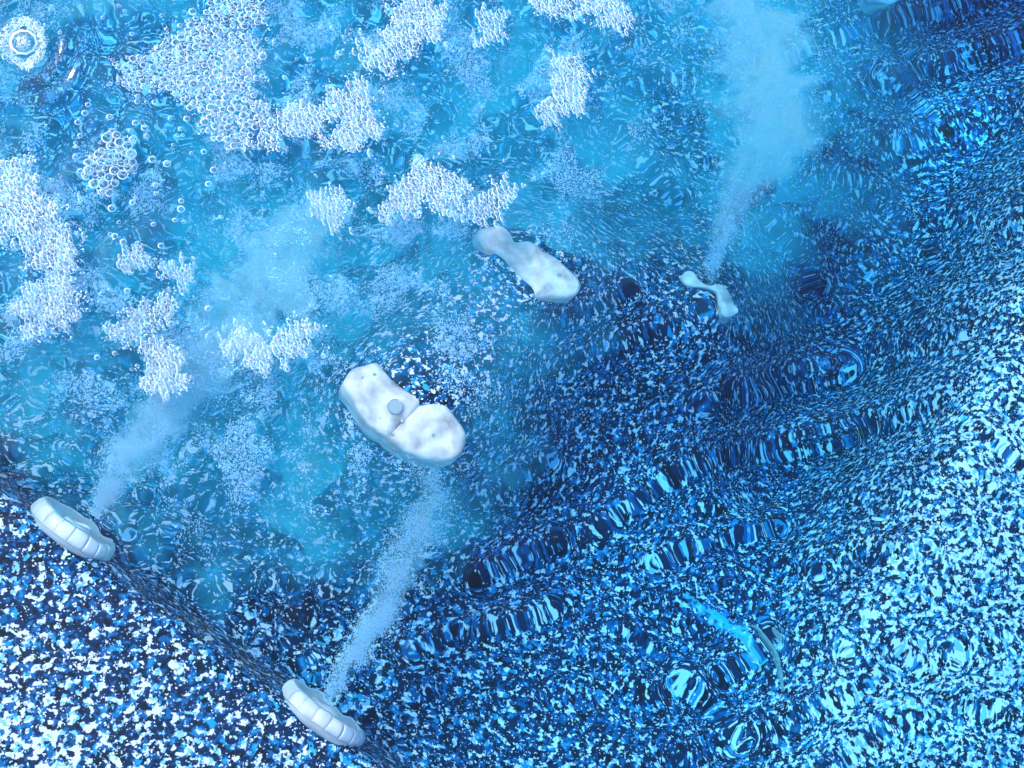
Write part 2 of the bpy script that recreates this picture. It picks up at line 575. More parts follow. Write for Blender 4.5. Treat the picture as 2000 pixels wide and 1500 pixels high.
def plate(name, outline, z, thick, inset, dome, seed):
    """a rounded moulded plate whose outline is seen at the given pixels at height z"""
    pts = catmull(outline)
    w = [P(x, y, z) for x, y in pts]
    xy = np.array([(p.x, p.y) for p in w])
    area = 0.5 * np.sum(xy[:, 0] * np.roll(xy[:, 1], -1) - xy[:, 1] * np.roll(xy[:, 0], -1))
    if area < 0:
        xy = xy[::-1]
    tg = np.roll(xy, -1, 0) - np.roll(xy, 1, 0)
    tg /= np.linalg.norm(tg, axis=1)[:, None] + 1e-9
    nrm = np.stack([-tg[:, 1], tg[:, 0]], -1)
    bm = bmesh.new()
    rings = []
    for off, dz in ((0, -thick), (0, -inset * 1.2), (inset * 0.25, -inset * 0.5), (inset * 0.7, -inset * 0.12), (inset * 1.15, 0)):
        rings.append([bm.verts.new((x, y, z + dz)) for x, y in xy + nrm * off])
    k = len(xy)
    for A, B in zip(rings[:-1], rings[1:]):
        for i in range(k):
            bm.faces.new((A[i], A[(i + 1) % k], B[(i + 1) % k], B[i]))
    top = xy + nrm * inset * 1.15
    lo_, hi_ = top.min(0), top.max(0)
    stp = 0.0035
    gx_, gy_ = np.meshgrid(np.arange(lo_[0], hi_[0], stp), np.arange(lo_[1], hi_[1], stp))
    pl = [tuple(p) for p in top]
    gp = [(a, b) for a, b in zip(gx_.ravel(), gy_.ravel()) if inside(a, b, pl) and np.min(np.hypot(top[:, 0] - a, top[:, 1] - b)) > stp * 0.7]
    allp = [Vector(p) for p in pl + gp]
    vo, _e2, fo, ov, _oe, _of = delaunay_2d_cdt(allp, [(i, (i + 1) % k) for i in range(k)], [], 1, 1e-7)
    vm_ = []
    for q, o_ in zip(vo, ov):
        idx = [i for i in o_ if i < k]
        if idx:
            vm_.append(rings[-1][idx[0]])
        else:
            e_ = min(1.0, float(np.min(np.hypot(top[:, 0] - q.x, top[:, 1] - q.y))) / 0.008)
            lump = float(fbm(np.array([q.x / 0.016]), np.array([q.y / 0.016]), 200 + seed, 2)[0])
            vm_.append(bm.verts.new((q.x, q.y, z + e_ * (dome + 0.0034 * lump))))
    for f in fo:
        vs_ = [vm_[i] for i in f]
        if len(set(vs_)) == 3:
            try:
                bm.faces.new(vs_)
            except ValueError:
                pass
    return mesh_from(bm, name)

def disc(name, px, py, z, r, h, mat, parent, segs=16):
    c = P(px, py, z)
    me = lathe(name, [(r, -0.004), (r, h * 0.6), (r * 0.8, h), (r * 0.3, h)], segs)
    me.transform(Matrix.Translation(c))
    return link(name, me, mat, parent)

# the large oblong cover in two halves
zc = on_shell(790, 800).z + 0.008
oc = empty('suction_cover', (0, 0, 0), 'large white oblong suction cover in the middle with a grey hole', 'cover')
link('cover_half', plate('cover_half', [(672, 752), (686, 722), (712, 712), (736, 706), (752, 722), (772, 745), (795, 760), (818, 762), (831, 770), (828, 784), (798, 816), (772, 840), (756, 852), (720, 828), (694, 792)], zc, 0.045, 0.005, 0.003, 1), MAT_COVER, oc)
link('cover_half', plate('cover_half', [(834, 758), (868, 784), (890, 812), (908, 838), (911, 856), (900, 888), (866, 900), (822, 892), (790, 878), (750, 850), (766, 836), (790, 812), (816, 784)], zc - 0.002, 0.045, 0.005, 0.003, 2), MAT_COVER, oc)
disc('hole', 772, 795, zc + 0.003, 0.0075, 0.0012, MAT_HOLE, oc, 20)
for sx, sy in ((731, 732), (708, 738), (744, 815), (786, 822), (846, 850)):
    disc('screw', sx, sy, zc + 0.002, 0.0018, 0.0006, MAT_GREY, oc, 10)

z5 = on_shell(1040, 520).z + 0.008
o5 = empty('suction_cover', (0, 0, 0), 'pale lumpy oblong cover above and beyond the large holed one', 'cover')
link('cover_body', plate('cover_body', [(931, 452), (945, 441), (968, 437), (988, 439), (1003, 454), (1010, 468), (1032, 468), (1052, 478), (1062, 486), (1082, 494), (1100, 512), (1122, 532), (1136, 552), (1134, 572), (1116, 587), (1080, 585), (1040, 582), (1033, 562), (1016, 542), (1000, 524), (984, 506), (970, 498), (952, 497), (938, 476)], z5, 0.045, 0.006, 0.003, 3), MAT_COVER, o5)
for sx, sy in ((1064, 533), (1076, 545), (1062, 556), (1092, 538)):
    disc('vent_hole', sx, sy, z5 + 0.002, 0.0024, 0.0006, MAT_GREY, o5, 10)

z6 = on_shell(1390, 580).z + 0.016  # small disc jet, its bending by ripples built as a solid S
o6 = empty('floor_jet', (0, 0, 0), 'small white jet with its ripple-bent S outline modelled in, a pale plume rising from it', 'jet')
link('jet_body', plate('jet_body', [(1329, 543), (1335, 533), (1345, 529), (1355, 532), (1362, 545), (1372, 556), (1385, 559), (1396, 553), (1410, 552), (1420, 561), (1428, 578), (1436, 598), (1444, 610), (1439, 621), (1423, 627), (1405, 623), (1395, 611), (1391, 595), (1395, 580), (1392, 570), (1375, 568), (1352, 567), (1338, 558)], z6, 0.04, 0.0014, 0.002, 4), MAT_COVER, o6)

def round_jet(px, py, rpx, up, label, ring_noise):
    s = on_shell(px, py)
    z = s.z + up
    c = P(px, py, z)
    R = (P(px + rpx, py, z) - P(px - rpx, py, z)).length / 2
    e = empty('floor_jet', c, label, 'jet')
    ph = [random.uniform(0, 6.28) for _ in range(4)]
    wob = lambda a: 1 + ring_noise * (0.5 * math.sin(3 * a + ph[0]) + 0.4 * math.sin(7 * a + ph[1]) + 0.3 * math.sin(13 * a + ph[2]))
    link('stem', lathe('stem', [(R * 0.8, s.z - c.z - 0.02), (R * 0.8, -0.006), (R * 0.3, -0.0055)], 32), MAT_FACE, e)
    link('outer_ring', lathe('outer_ring', [(R * 0.66, -0.005), (R * 1.0, -0.005), (R * 1.0, 0.002), (R * 0.9, 0.006), (R * 0.74, 0.006), (R * 0.66, 0.0)], 48, True, wob), MAT_WHITE, e)
    nz = link('nozzle', lathe('nozzle', [(R * 0.42, -0.005), (R * 0.42, 0.002), (R * 0.32, 0.006), (R * 0.14, 0.005)], 32, False, wob), MAT_WHITE, e)
    link('outlet', lathe('outlet', [(R * 0.12, 0.004), (R * 0.12, 0.0056), (R * 0.05, 0.0056)], 16), MAT_HOLE, nz)
    return e
round_jet(1727, -10, 36, 0.035, 'white round jet cut off by the top edge above dark water', 0.02)

# ------------------------------------------------------------------ turquoise streak built as a raised strip on the floor
def ribbon(name, pts, widths, lift, thick):
    bm = bmesh.new()
    n = 40
    ctl = np.array(pts, float)
    ts = np.linspace(0, len(pts) - 1, n)
    px_, py_ = np.interp(ts, range(len(pts)), ctl[:, 0]), np.interp(ts, range(len(pts)), ctl[:, 1])
    for _ in range(4):
        px_[1:-1] = (px_[:-2] + 2 * px_[1:-1] + px_[2:]) / 4
        py_[1:-1] = (py_[:-2] + 2 * py_[1:-1] + py_[2:]) / 4
    ww = np.interp(ts, range(len(pts)), widths) * np.array([random.uniform(0.55, 1.15) for _ in ts])
    rows = []
    for i in range(n):
        j0, j1 = max(i - 1, 0), min(i + 1, n - 1)
        tx, ty = px_[j1] - px_[j0], py_[j1] - py_[j0]
        q = math.hypot(tx, ty)
        nx_, ny_ = -ty / q, tx / q
        row = []
        for s, hgt in ((-1, -0.003), (-0.85, thick), (0, thick * 1.4), (0.85, thick), (1, -0.003)):
            p = on_shell(px_[i] + nx_ * s * ww[i] / 2, py_[i] + ny_ * s * ww[i] / 2)
            row.append(bm.verts.new((p.x, p.y, p.z + lift + hgt)))
        rows.append(row)
    for A, B in zip(rows[:-1], rows[1:]):
        for j in range(4):
            bm.faces.new((A[j], A[j + 1], B[j + 1], B[j]))
    return mesh_from(bm, name)
st = empty('turquoise_strip', (0, 0, 0), 'turquoise strip with a grey edge lying on the speckled floor', 'strip')
link('band', ribbon('band', [(1335, 1165), (1390, 1205), (1450, 1240), (1486, 1284)], [16, 34, 40, 18], 0.001, 0.002), MAT_CYAN, st)
link('edge', ribbon('edge', [(1470, 1226), (1490, 1242), (1506, 1270), (1518, 1310), (1528, 1350)], [5, 8, 11, 10, 4], 0.003, 0.002), MAT_EDGE, st)

# ------------------------------------------------------------------ pale chips bedded in the shell
CHIPS = [(410, 1248, 12), (512, 1225, 16), (520, 1245, 10), (905, 1098, 9), (967, 1127, 11), (1713, 1015, 13), (1878, 655, 14), (1610, 850, 8), (1595, 1315, 12), (665, 1283, 9), (340, 1300, 13), (115, 960, 12), (1580, 1128, 7), (10, 925, 14)]
for (x, y, r) in CHIPS:
    p = on_shell(x, y)
    R = r * 0.00046
    bm = bmesh.new()
    k = random.randint(5, 7)
    ang = sorted(random.uniform(0, 6.283) for _ in range(k))
    ang = [2 * math.pi * i / k + random.uniform(-0.3, 0.3) for i in range(k)]
    rad = [R * random.uniform(0.6, 1.1) for _ in range(k)]
    el_ = random.uniform(0, 3.14)
    def pt(a, r_, z):
        x_, y_ = r_ * math.cos(a), 0.62 * r_ * math.sin(a)
        xx, yy = x_ * math.cos(el_) - y_ * math.sin(el_), x_ * math.sin(el_) + y_ * math.cos(el_)
        e_ = 0.004
        zz = float(shell_z(np.array([p.x + xx]), np.array([p.y + yy]))[0]) - p.z
        return bm.verts.new((xx, yy, zz + z))
    top = [pt(a, r_ * 0.85, 0.0012) for a, r_ in zip(ang, rad)]
    low = [pt(a, r_, -0.003) for a, r_ in zip(ang, rad)]
    bm.faces.new(top)
    for i in range(k):
        bm.faces.new((low[i], low[(i + 1) % k], top[(i + 1) % k], top[i]))
    o = link('chip', mesh_from(bm, 'chip', False), MAT_CHIP, shell)
    o.location = p

# ------------------------------------------------------------------ foam on the surface
def cloud_nodes(mat):
    ng = bpy.data.node_groups.new('fine_bubbles', 'GeometryNodeTree')
    ng.interface.new_socket('Geometry', in_out='INPUT', socket_type='NodeSocketGeometry')
    ng.interface.new_socket('Geometry', in_out='OUTPUT', socket_type='NodeSocketGeometry')
    n, l = ng.nodes, ng.links
    gi, go = n.new('NodeGroupInput'), n.new('NodeGroupOutput')
    ico = n.new('GeometryNodeMeshIcoSphere'); ico.inputs['Radius'].default_value = 1.0; ico.inputs['Subdivisions'].default_value = 1
    ss = n.new('GeometryNodeSetShadeSmooth')
    sm = n.new('GeometryNodeSetMaterial'); sm.inputs['Material'].default_value = mat
    at = n.new('GeometryNodeInputNamedAttribute'); at.data_type = 'FLOAT'; at.inputs['Name'].default_value = 'size'
    iop = n.new('GeometryNodeInstanceOnPoints')
    l.new(ico.outputs['Mesh'], ss.inputs[0]); l.new(ss.outputs[0], sm.inputs['Geometry'])
    l.new(gi.outputs[0], iop.inputs['Points']); l.new(sm.outputs[0], iop.inputs['Instance'])
    l.new(at.outputs[0], iop.inputs['Scale'])
    l.new(iop.outputs[0], go.inputs[0])
    return ng
CLOUD_NODES, FROTH_NODES = cloud_nodes(MAT_MICRO), cloud_nodes(MAT_FROTH)
def bubble_cloud(name, pts, rad, label, nodes=None, parent=None):
    me = bpy.data.meshes.new(name)
    me.vertices.add(len(pts)); me.vertices.foreach_set('co', pts.astype(np.float32).reshape(-1))
    a = me.attributes.new('size', 'FLOAT', 'POINT'); a.data.foreach_set('value', rad.astype(np.float32))
    o = link(name, me, MAT_MICRO, parent, kind='stuff')
    if label:
        o['label'] = label
    md = o.modifiers.new('fine_bubbles', 'NODES'); md.node_group = nodes or CLOUD_NODES
    return o

def bubble_mesh():
    """a floating bubble: thin dome standing on a white foot ring (unit radius)"""
    bm = bmesh.new()
    segs = 10
    rings = []
    for el_ in (0, 32, 62):
        a = math.radians(el_)
        rings.append([bm.verts.new((math.cos(a) * math.cos(2 * math.pi * k / segs), math.cos(a) * math.sin(2 * math.pi * k / segs), math.sin(a))) for k in range(segs)])
    top = bm.verts.new((0, 0, 1))
    for A, B in zip(rings[:-1], rings[1:]):
        for k in range(segs):
            bm.faces.new((A[k], A[(k + 1) % segs], B[(k + 1) % segs], B[k]))
    for k in range(segs):
        bm.faces.new((rings[-1][k], rings[-1][(k + 1) % segs], top))
    nfilm = len(bm.faces)
    tor = []
    for k in range(segs):
        a = 2 * math.pi * k / segs
        tor.append([bm.verts.new(((0.97 + 0.10 * math.cos(b)) * math.cos(a), (0.97 + 0.10 * math.cos(b)) * math.sin(a), 0.10 + 0.26 * math.sin(b))) for b in (0.3, 2.4, 4.5)])
    for k in range(segs):
        A, B = tor[k], tor[(k + 1) % segs]
        for j in range(3):
            f = bm.faces.new((A[j], A[(j + 1) % 3], B[(j + 1) % 3], B[j]))
            f.material_index = 1
    me = bpy.data.meshes.new('bubble')
    bm.to_mesh(me); bm.free()
    me.polygons.foreach_set('use_smooth', [True] * len(me.polygons))
    me.materials.append(MAT_FILM); me.materials.append(MAT_FROTH)
    return me
BUB = bubble_mesh()
b_co = np.empty(len(BUB.vertices) * 3, np.float32); BUB.vertices.foreach_get('co', b_co); b_co = b_co.reshape(-1, 3)
b_faces = [tuple(p.vertices) for p in BUB.polygons]
b_mi = [p.material_index for p in BUB.polygons]

WXs, WYs = WX[0], WY[:, 0]
def water_h(x, y):
    i = int(np.clip(np.searchsorted(WXs, x), 1, wx - 1)); j = int(np.clip(np.searchsorted(WYs, y), 1, wy - 1))
    return float(Z[j, i])

PXW = 0.00047                                           # metres per photograph pixel on the water
def pack(poly, r_lo, r_hi, tries, seed, fuzz=22, keep=1.0):
    """radii and centres (pixels) of bubbles packed in a patch"""
    r = random.Random(seed)
    g_ = np.random.default_rng(seed)
    xs_, ys_ = [p[0] for p in poly], [p[1] for p in poly]
    X_ = g_.uniform(min(xs_) - fuzz, max(xs_) + fuzz, tries)
    Y_ = g_.uniform(min(ys_) - fuzz, max(ys_) + fuzz, tries)
    QX = X_ + fuzz * (fbm(X_ / 38, Y_ / 38, 90, 2) + g_.normal(0, 0.3, tries))
    QY = Y_ + fuzz * (fbm(X_ / 38 + 50, Y_ / 38, 90, 2) + g_.normal(0, 0.3, tries))
    cell = {}
    out = []
    for t in range(tries):
        f = t / tries
        x, y = float(X_[t]), float(Y_[t])
        if not inside(QX[t], QY[t], poly):
            continue
        rad = r_lo + (r_hi - r_lo) * (1 - f) ** 1.5 * r.uniform(0.4, 1)
        g = int(x // 24), int(y // 24)
        ok = True
        for a in (-1, 0, 1):
            for b in (-1, 0, 1):
                for (x2, y2, r2) in cell.get((g[0] + a, g[1] + b), ()):
                    if (x - x2) ** 2 + (y - y2) ** 2 < (0.86 * (rad + r2)) ** 2:
                        ok = False; break
                if not ok: break
            if not ok: break
        if ok and r.random() < keep:
            out.append((x, y, rad))
            cell.setdefault(g, []).append((x, y, rad))
    return out

FOAM = [
    ('large white foam raft of packed bubbles at the top edge', [(420, -30), (510, -30), (492, 70), (505, 160), (500, 240), (470, 275), (415, 262), (385, 205), (330, 188), (288, 140), (296, 108), (360, 62), (400, 10)], 3.0, 8.5),
    ('long white foam arm reaching out beside the large foam raft', [(500, 228), (560, 226), (620, 205), (690, 158), (716, 175), (728, 240), (712, 292), (672, 286), (640, 238), (570, 258), (505, 275)], 3.2, 6.0),
    ('small oval cluster of big clear bubbles near dark water', [(186, 345), (198, 300), (225, 262), (250, 262), (256, 300), (236, 345), (205, 362)], 4.5, 11),
    ('white foam patch against the edge opposite the oblong covers', [(-20, 325), (40, 322), (70, 360), (85, 420), (128, 440), (146, 500), (130, 535), (85, 520), (60, 470), (-20, 455)], 3.2, 6.0),
    ('curved foam crescent above the pale lumpy cover', [(735, 425), (770, 385), (790, 345), (840, 328), (890, 352), (906, 400), (895, 422), (850, 392), (812, 372), (796, 412)], 3.0, 5.5),
    ('short foam wisp right above the pale lumpy cover', [(928, 412), (945, 388), (985, 352), (1000, 352), (985, 392), (958, 420)], 3.0, 5.5),
    ('upright foam cluster standing alone beside dark star-shaped ripples', [(1082, 205), (1096, 180), (1090, 130), (1108, 106), (1136, 130), (1142, 190), (1120, 218)], 3.2, 6.0),
    ('hook-shaped white foam patch at the top edge', [(770, -20), (838, -20), (868, 55), (840, 72), (806, 84), (782, 118), (744, 132), (698, 112), (688, 80), (735, 92), (762, 70), (776, 25)], 3.0, 6.0),
    ('small square foam tuft beside the hook-shaped foam', [(936, 28), (982, 20), (980, 58), (962, 84), (944, 78)], 3.0, 5.5),
    ('broken foam fringe along the top edge near bright cyan water', [(1040, -20), (1190, -20), (1235, 32), (1216, 58), (1170, 34), (1140, 12), (1080, 24)], 3.0, 5.5),
    ('streaky foam strip at the end of the widest plume', [(436, 655), (470, 655), (520, 682), (565, 640), (608, 632), (612, 676), (560, 704), (490, 708), (452, 684)], 2.8, 5.0),
    ('pale foam patch on the flank of the widest plume', [(286, 676), (318, 664), (345, 694), (340, 752), (312, 772), (288, 738)], 2.8, 5.0),
    ('faint foam patch near the dark speckled edge', [(44, 590), (80, 552), (132, 558), (144, 610), (90, 640), (52, 632)], 2.8, 4.6),
    ('thin foam streak between two pale foam patches', [(206, 640), (270, 610), (330, 578), (342, 596), (280, 650), (240, 664)], 2.8, 4.6),
    ('tiny foam clump clinging left of the large foam raft', [(236, 135), (262, 112), (280, 118), (268, 140), (284, 160), (262, 168)], 3.2, 7),
    ('small foam tuft under the long foam arm', [(600, 380), (640, 372), (668, 408), (672, 446), (640, 440), (624, 410)], 2.8, 5.0),
    ('small foam dab amid churned blue water', [(236, 498), (284, 494), (292, 512), (246, 520)], 2.8, 4.8),
    ('narrow foam dab beside the churned plume', [(318, 520), (350, 508), (372, 540), (350, 556)], 2.8, 4.8),
    ('thin foam dab under the upright foam cluster', [(1056, 226), (1078, 200), (1088, 222), (1072, 246)], 2.8, 5.0),
]
def froth(poly, c, root, n, seed, fuzz=38, test=None):
    # fine white froth floating between and round the larger bubbles
    g = np.random.default_rng(seed)
    xs_, ys_ = [p[0] for p in poly], [p[1] for p in poly]
    X_ = g.uniform(min(xs_) - fuzz, max(xs_) + fuzz, n * 4)
    Y_ = g.uniform(min(ys_) - fuzz, max(ys_) + fuzz, n * 4)
    QX = X_ + fuzz * (fbm(X_ / 38, Y_ / 38, 90, 2) + g.normal(0, 0.45, n * 4))
    QY = Y_ + fuzz * (fbm(X_ / 38 + 50, Y_ / 38, 90, 2) + g.normal(0, 0.45, n * 4))
    pts = []
    for x, y, qx, qy in zip(X_, Y_, QX, QY):
        if (test(qx, qy) if test else inside(qx, qy, poly)):
            p = P(float(x), float(y), 0.0)
            pts.append((p.x - c.x, p.y - c.y, water_h(p.x, p.y) + 0.0002 - c.z))
            if len(pts) >= n:
                break
    pts = np.array(pts)
    rad = np.clip(g.lognormal(math.log(0.00031), 0.4, len(pts)), 0.0002, 0.0009)
    return bubble_cloud('froth', pts, rad, None, FROTH_NODES, root)

def merged_bubbles(name, items, mats_parent, z_off):
    n = len(items)
    nv = len(b_co)
    co = np.empty((n, nv, 3), np.float32)
    ca, sa = math.cos(STREAK), math.sin(STREAK)
    for i, (p, r, ht, s0, s1) in enumerate(items):
        q = b_co * np.array([r * s0, r * s1, r * ht])
        co[i] = np.stack([q[:, 0] * ca - q[:, 1] * sa, q[:, 0] * sa + q[:, 1] * ca, q[:, 2]], -1) + np.array(p)
    me = bpy.data.meshes.new(name)
    faces = []
    mi = []
    for i in range(n):
        o = i * nv
        faces += [tuple(v + o for v in f) for f in b_faces]
        mi += b_mi
    me.from_pydata(co.reshape(-1, 3).tolist(), [], faces)
    me.materials.append(MAT_FILM); me.materials.append(MAT_FROTH)
    me.polygons.foreach_set('material_index', mi)
    me.polygons.foreach_set('use_smooth', [True] * len(faces))
    o = link(name, me, None, mats_parent, kind='stuff')
    return o

STREAK = math.radians(22)                               # drifting foam is drawn out in the current
for fi, (lab, poly, rl, rh) in enumerate(FOAM):
    st0, st1 = (1.0, 1.0) if fi in (0, 2, 14) else (0.72, 1.75)
    bubs = pack(poly, rl, rh, 5200, 100 + fi)
    bubs.sort(key=lambda b: -b[2])
    cx_, cy_ = sum(p[0] for p in poly) / len(poly), sum(p[1] for p in poly) / len(poly)
    c = P(cx_, cy_, 0.0)
    root = empty('foam_raft', c, lab, 'foam', 'white foam rafts floating on the water')
    rest = []
    ar = abs(sum(poly[i][0] * poly[(i + 1) % len(poly)][1] - poly[(i + 1) % len(poly)][0] * poly[i][1] for i in range(len(poly)))) / 2
    froth(poly, c, root, int(ar * (0.12 if fi in (0, 2) else 0.30)), 700 + fi)
    for bi, (x, y, r) in enumerate(bubs):
        p = P(x, y, 0.0)
        hgt = water_h(p.x, p.y)
        rr = r * PXW
        loc = (p.x - c.x, p.y - c.y, hgt - c.z - 0.05 * rr)
        ht = random.uniform(1.0, 1.5)
        if bi < 150:
            o = link('bubble', BUB, None, root)
            o.location = loc
            o.scale = (rr * st0, rr * st1, rr * ht)
            o.rotation_euler.z = STREAK + random.uniform(-0.2, 0.2) if st1 > 1 else random.uniform(0, 6.28)
        else:
            rest.append((loc, rr, ht, st0, st1))
    if rest:
        merged_bubbles('small_bubbles', rest, root, 0)

# the ring of foam round a burst bubble
RC = P(46, 84, 0.0)
rg = empty('foam_ring', RC, 'thick white foam ring round a bright core in the dark far corner', 'foam', 'white foam rafts floating on the water')
sq = [(-20, 0), (120, 0), (120, 170), (-20, 170)]
def in_ring(x, y):
    q = math.hypot(x - 46, (y - 84) / 1.12)
    return 28 < q < 44 or q < 13
froth(sq, RC, rg, 3000, 790, 9, in_ring)
for (x, y, r) in pack(sq, 2.6, 6.5, 5000, 791, 6):
    if in_ring(x, y):
        p = P(x, y, 0.0)
        o = link('bubble', BUB, None, rg)
        o.location = (p.x - RC.x, p.y - RC.y, water_h(p.x, p.y))
        o.scale = (r * PXW,) * 3
dm = link('dome', BUB, None, rg); dm.scale = (0.0115, 0.0125, 0.008)

# single bubbles drifting among the foam
SINGLE_ZONES = [([(150, 200), (330, 190), (420, 290), (440, 420), (380, 500), (200, 470), (120, 400)], 62, 3.5, 8.0), ([(60, 20), (380, 0), (280, 90), (100, 90)], 10, 3, 5), ([(700, 260), (1000, 240), (1000, 420), (760, 420)], 16, 3, 6), ([(100, 560), (420, 560), (420, 640), (160, 720)], 14, 3, 6), ([(520, 40), (680, 40), (680, 150), (540, 190)], 14, 3, 6)]
ZLAB = ['small clear bubble drifting in dark water below the large foam raft', 'tiny bubble on the dark blue water above the large foam raft', 'tiny bubble on churned water above the foam crescent', 'tiny bubble on churned water beside the widest plume', 'tiny bubble on churned water between the large raft and hook-shaped foam']
for zi, (poly, cnt, rl, rh) in enumerate(SINGLE_ZONES):
    got = pack(poly, rl, rh, 900, 500 + zi)
    random.shuffle(got)
    for (x, y, r) in got[:cnt]:
        p = P(x, y, 0)
        o = link('bubble', BUB, None, None, label=ZLAB[zi], category='bubble', group=['bubbles below the large raft', 'bubbles above the large raft', 'bubbles above the crescent', 'bubbles beside the plume', 'bubbles between the rafts'][zi])
        rr = r * PXW
        o.location = (p.x, p.y, water_h(p.x, p.y) - 0.05 * rr)
        o.scale = (rr, rr, rr)
        o.rotation_euler.z = random.uniform(0, 6.28)

# ------------------------------------------------------------------ air: plumes and clouds of fine bubbles
def Pn(px, py, z):
    """vectorised P for z < 0"""
    d = np.array(fwd)[None] * FPX + np.array(rgt)[None] * (px - W / 2)[:, None] + np.array(upv)[None] * (H / 2 - py)[:, None]
    d /= np.linalg.norm(d, axis=1)[:, None]
    p = np.array(CAM)[None] + d * (-CAM.z / d[:, 2])[:, None]
    r = 1 / 1.333
    c = -d[:, 2]
    t = d * r
    t[:, 2] += r * c - np.sqrt(1 - r * r * (1 - c * c))
    return p + t * (z / t[:, 2])[:, None]

def mist_material(name, density, col):
    m, n, l, out = new_mat(name)
    v = n.new('ShaderNodeVolumeScatter')
    v.inputs['Color'].default_value = (*col, 1)
    v.inputs['Density'].default_value = density
    v.inputs['Anisotropy'].default_value = 0.0
    l.new(v.outputs[0], out.inputs['Volume'])
    return m
MAT_MIST, MAT_JET = mist_material('aerated_water', 14.0, (0.03, 0.72, 1.0)), mist_material('jet_of_air', 50.0, (0.48, 0.87, 1.0))

def mist_tube(path, seed, parent, squash=0.8):
    st_ = np.array(path, float)
    seg = np.hypot(np.diff(st_[:, 0]), np.diff(st_[:, 1]))
    s_ = np.concatenate([[0], np.cumsum(seg)])
    N_, K_ = 110, 28
    t = np.linspace(0, s_[-1], N_)
    a = np.linspace(0, 2 * np.pi, K_, endpoint=False)
    T, A = np.meshgrid(t, a, indexing='ij')
    f = lambda i, tt: np.interp(tt, s_, st_[:, i])
    x, y, w, z = f(0, T), f(1, T), f(2, T), f(3, T)
    tx, ty = f(0, T + 4) - f(0, T - 4), f(1, T + 4) - f(1, T - 4)
    q = np.hypot(tx, ty) + 1e-6
    noi = 0.62 + 0.42 * fbm(T / 60 + 40, 3 * np.cos(A) + 9, seed, 3) + 0.30 * fbm(T / 26 + 7, 3 * np.sin(A) + 5, seed + 3, 2)
    noi = np.clip(noi, 0.12, 1.3)
    noi[0] *= 0.1; noi[-1] *= 0.05
    fade = 1 - 0.55 * sstep(0.55, 1.0, T / s_[-1])
    r = w * noi * fade
    off = r * np.cos(A)
    zz = np.minimum(z + r * PXW * squash * np.sin(A) * 0.6, -0.006)
    pts = Pn((x - ty / q * off).ravel(), (y + tx / q * off).ravel(), zz.ravel())
    idx = np.arange(N_ * K_).reshape(N_, K_)
    nx_ = np.roll(idx, -1, 1)
    fs = np.stack([idx[:-1], nx_[:-1], nx_[1:], idx[1:]], -1).reshape(-1, 4).tolist()
    fs += [idx[0][::-1].tolist(), idx[-1].tolist()]
    me = bpy.data.meshes.new('mist')
    me.from_pydata(pts.tolist(), [], fs)
    bm = bmesh.new(); bm.from_mesh(me); bmesh.ops.recalc_face_normals(bm, faces=bm.faces); bm.to_mesh(me); bm.free()
    return link('mist', me, MAT_JET, parent, kind='stuff')

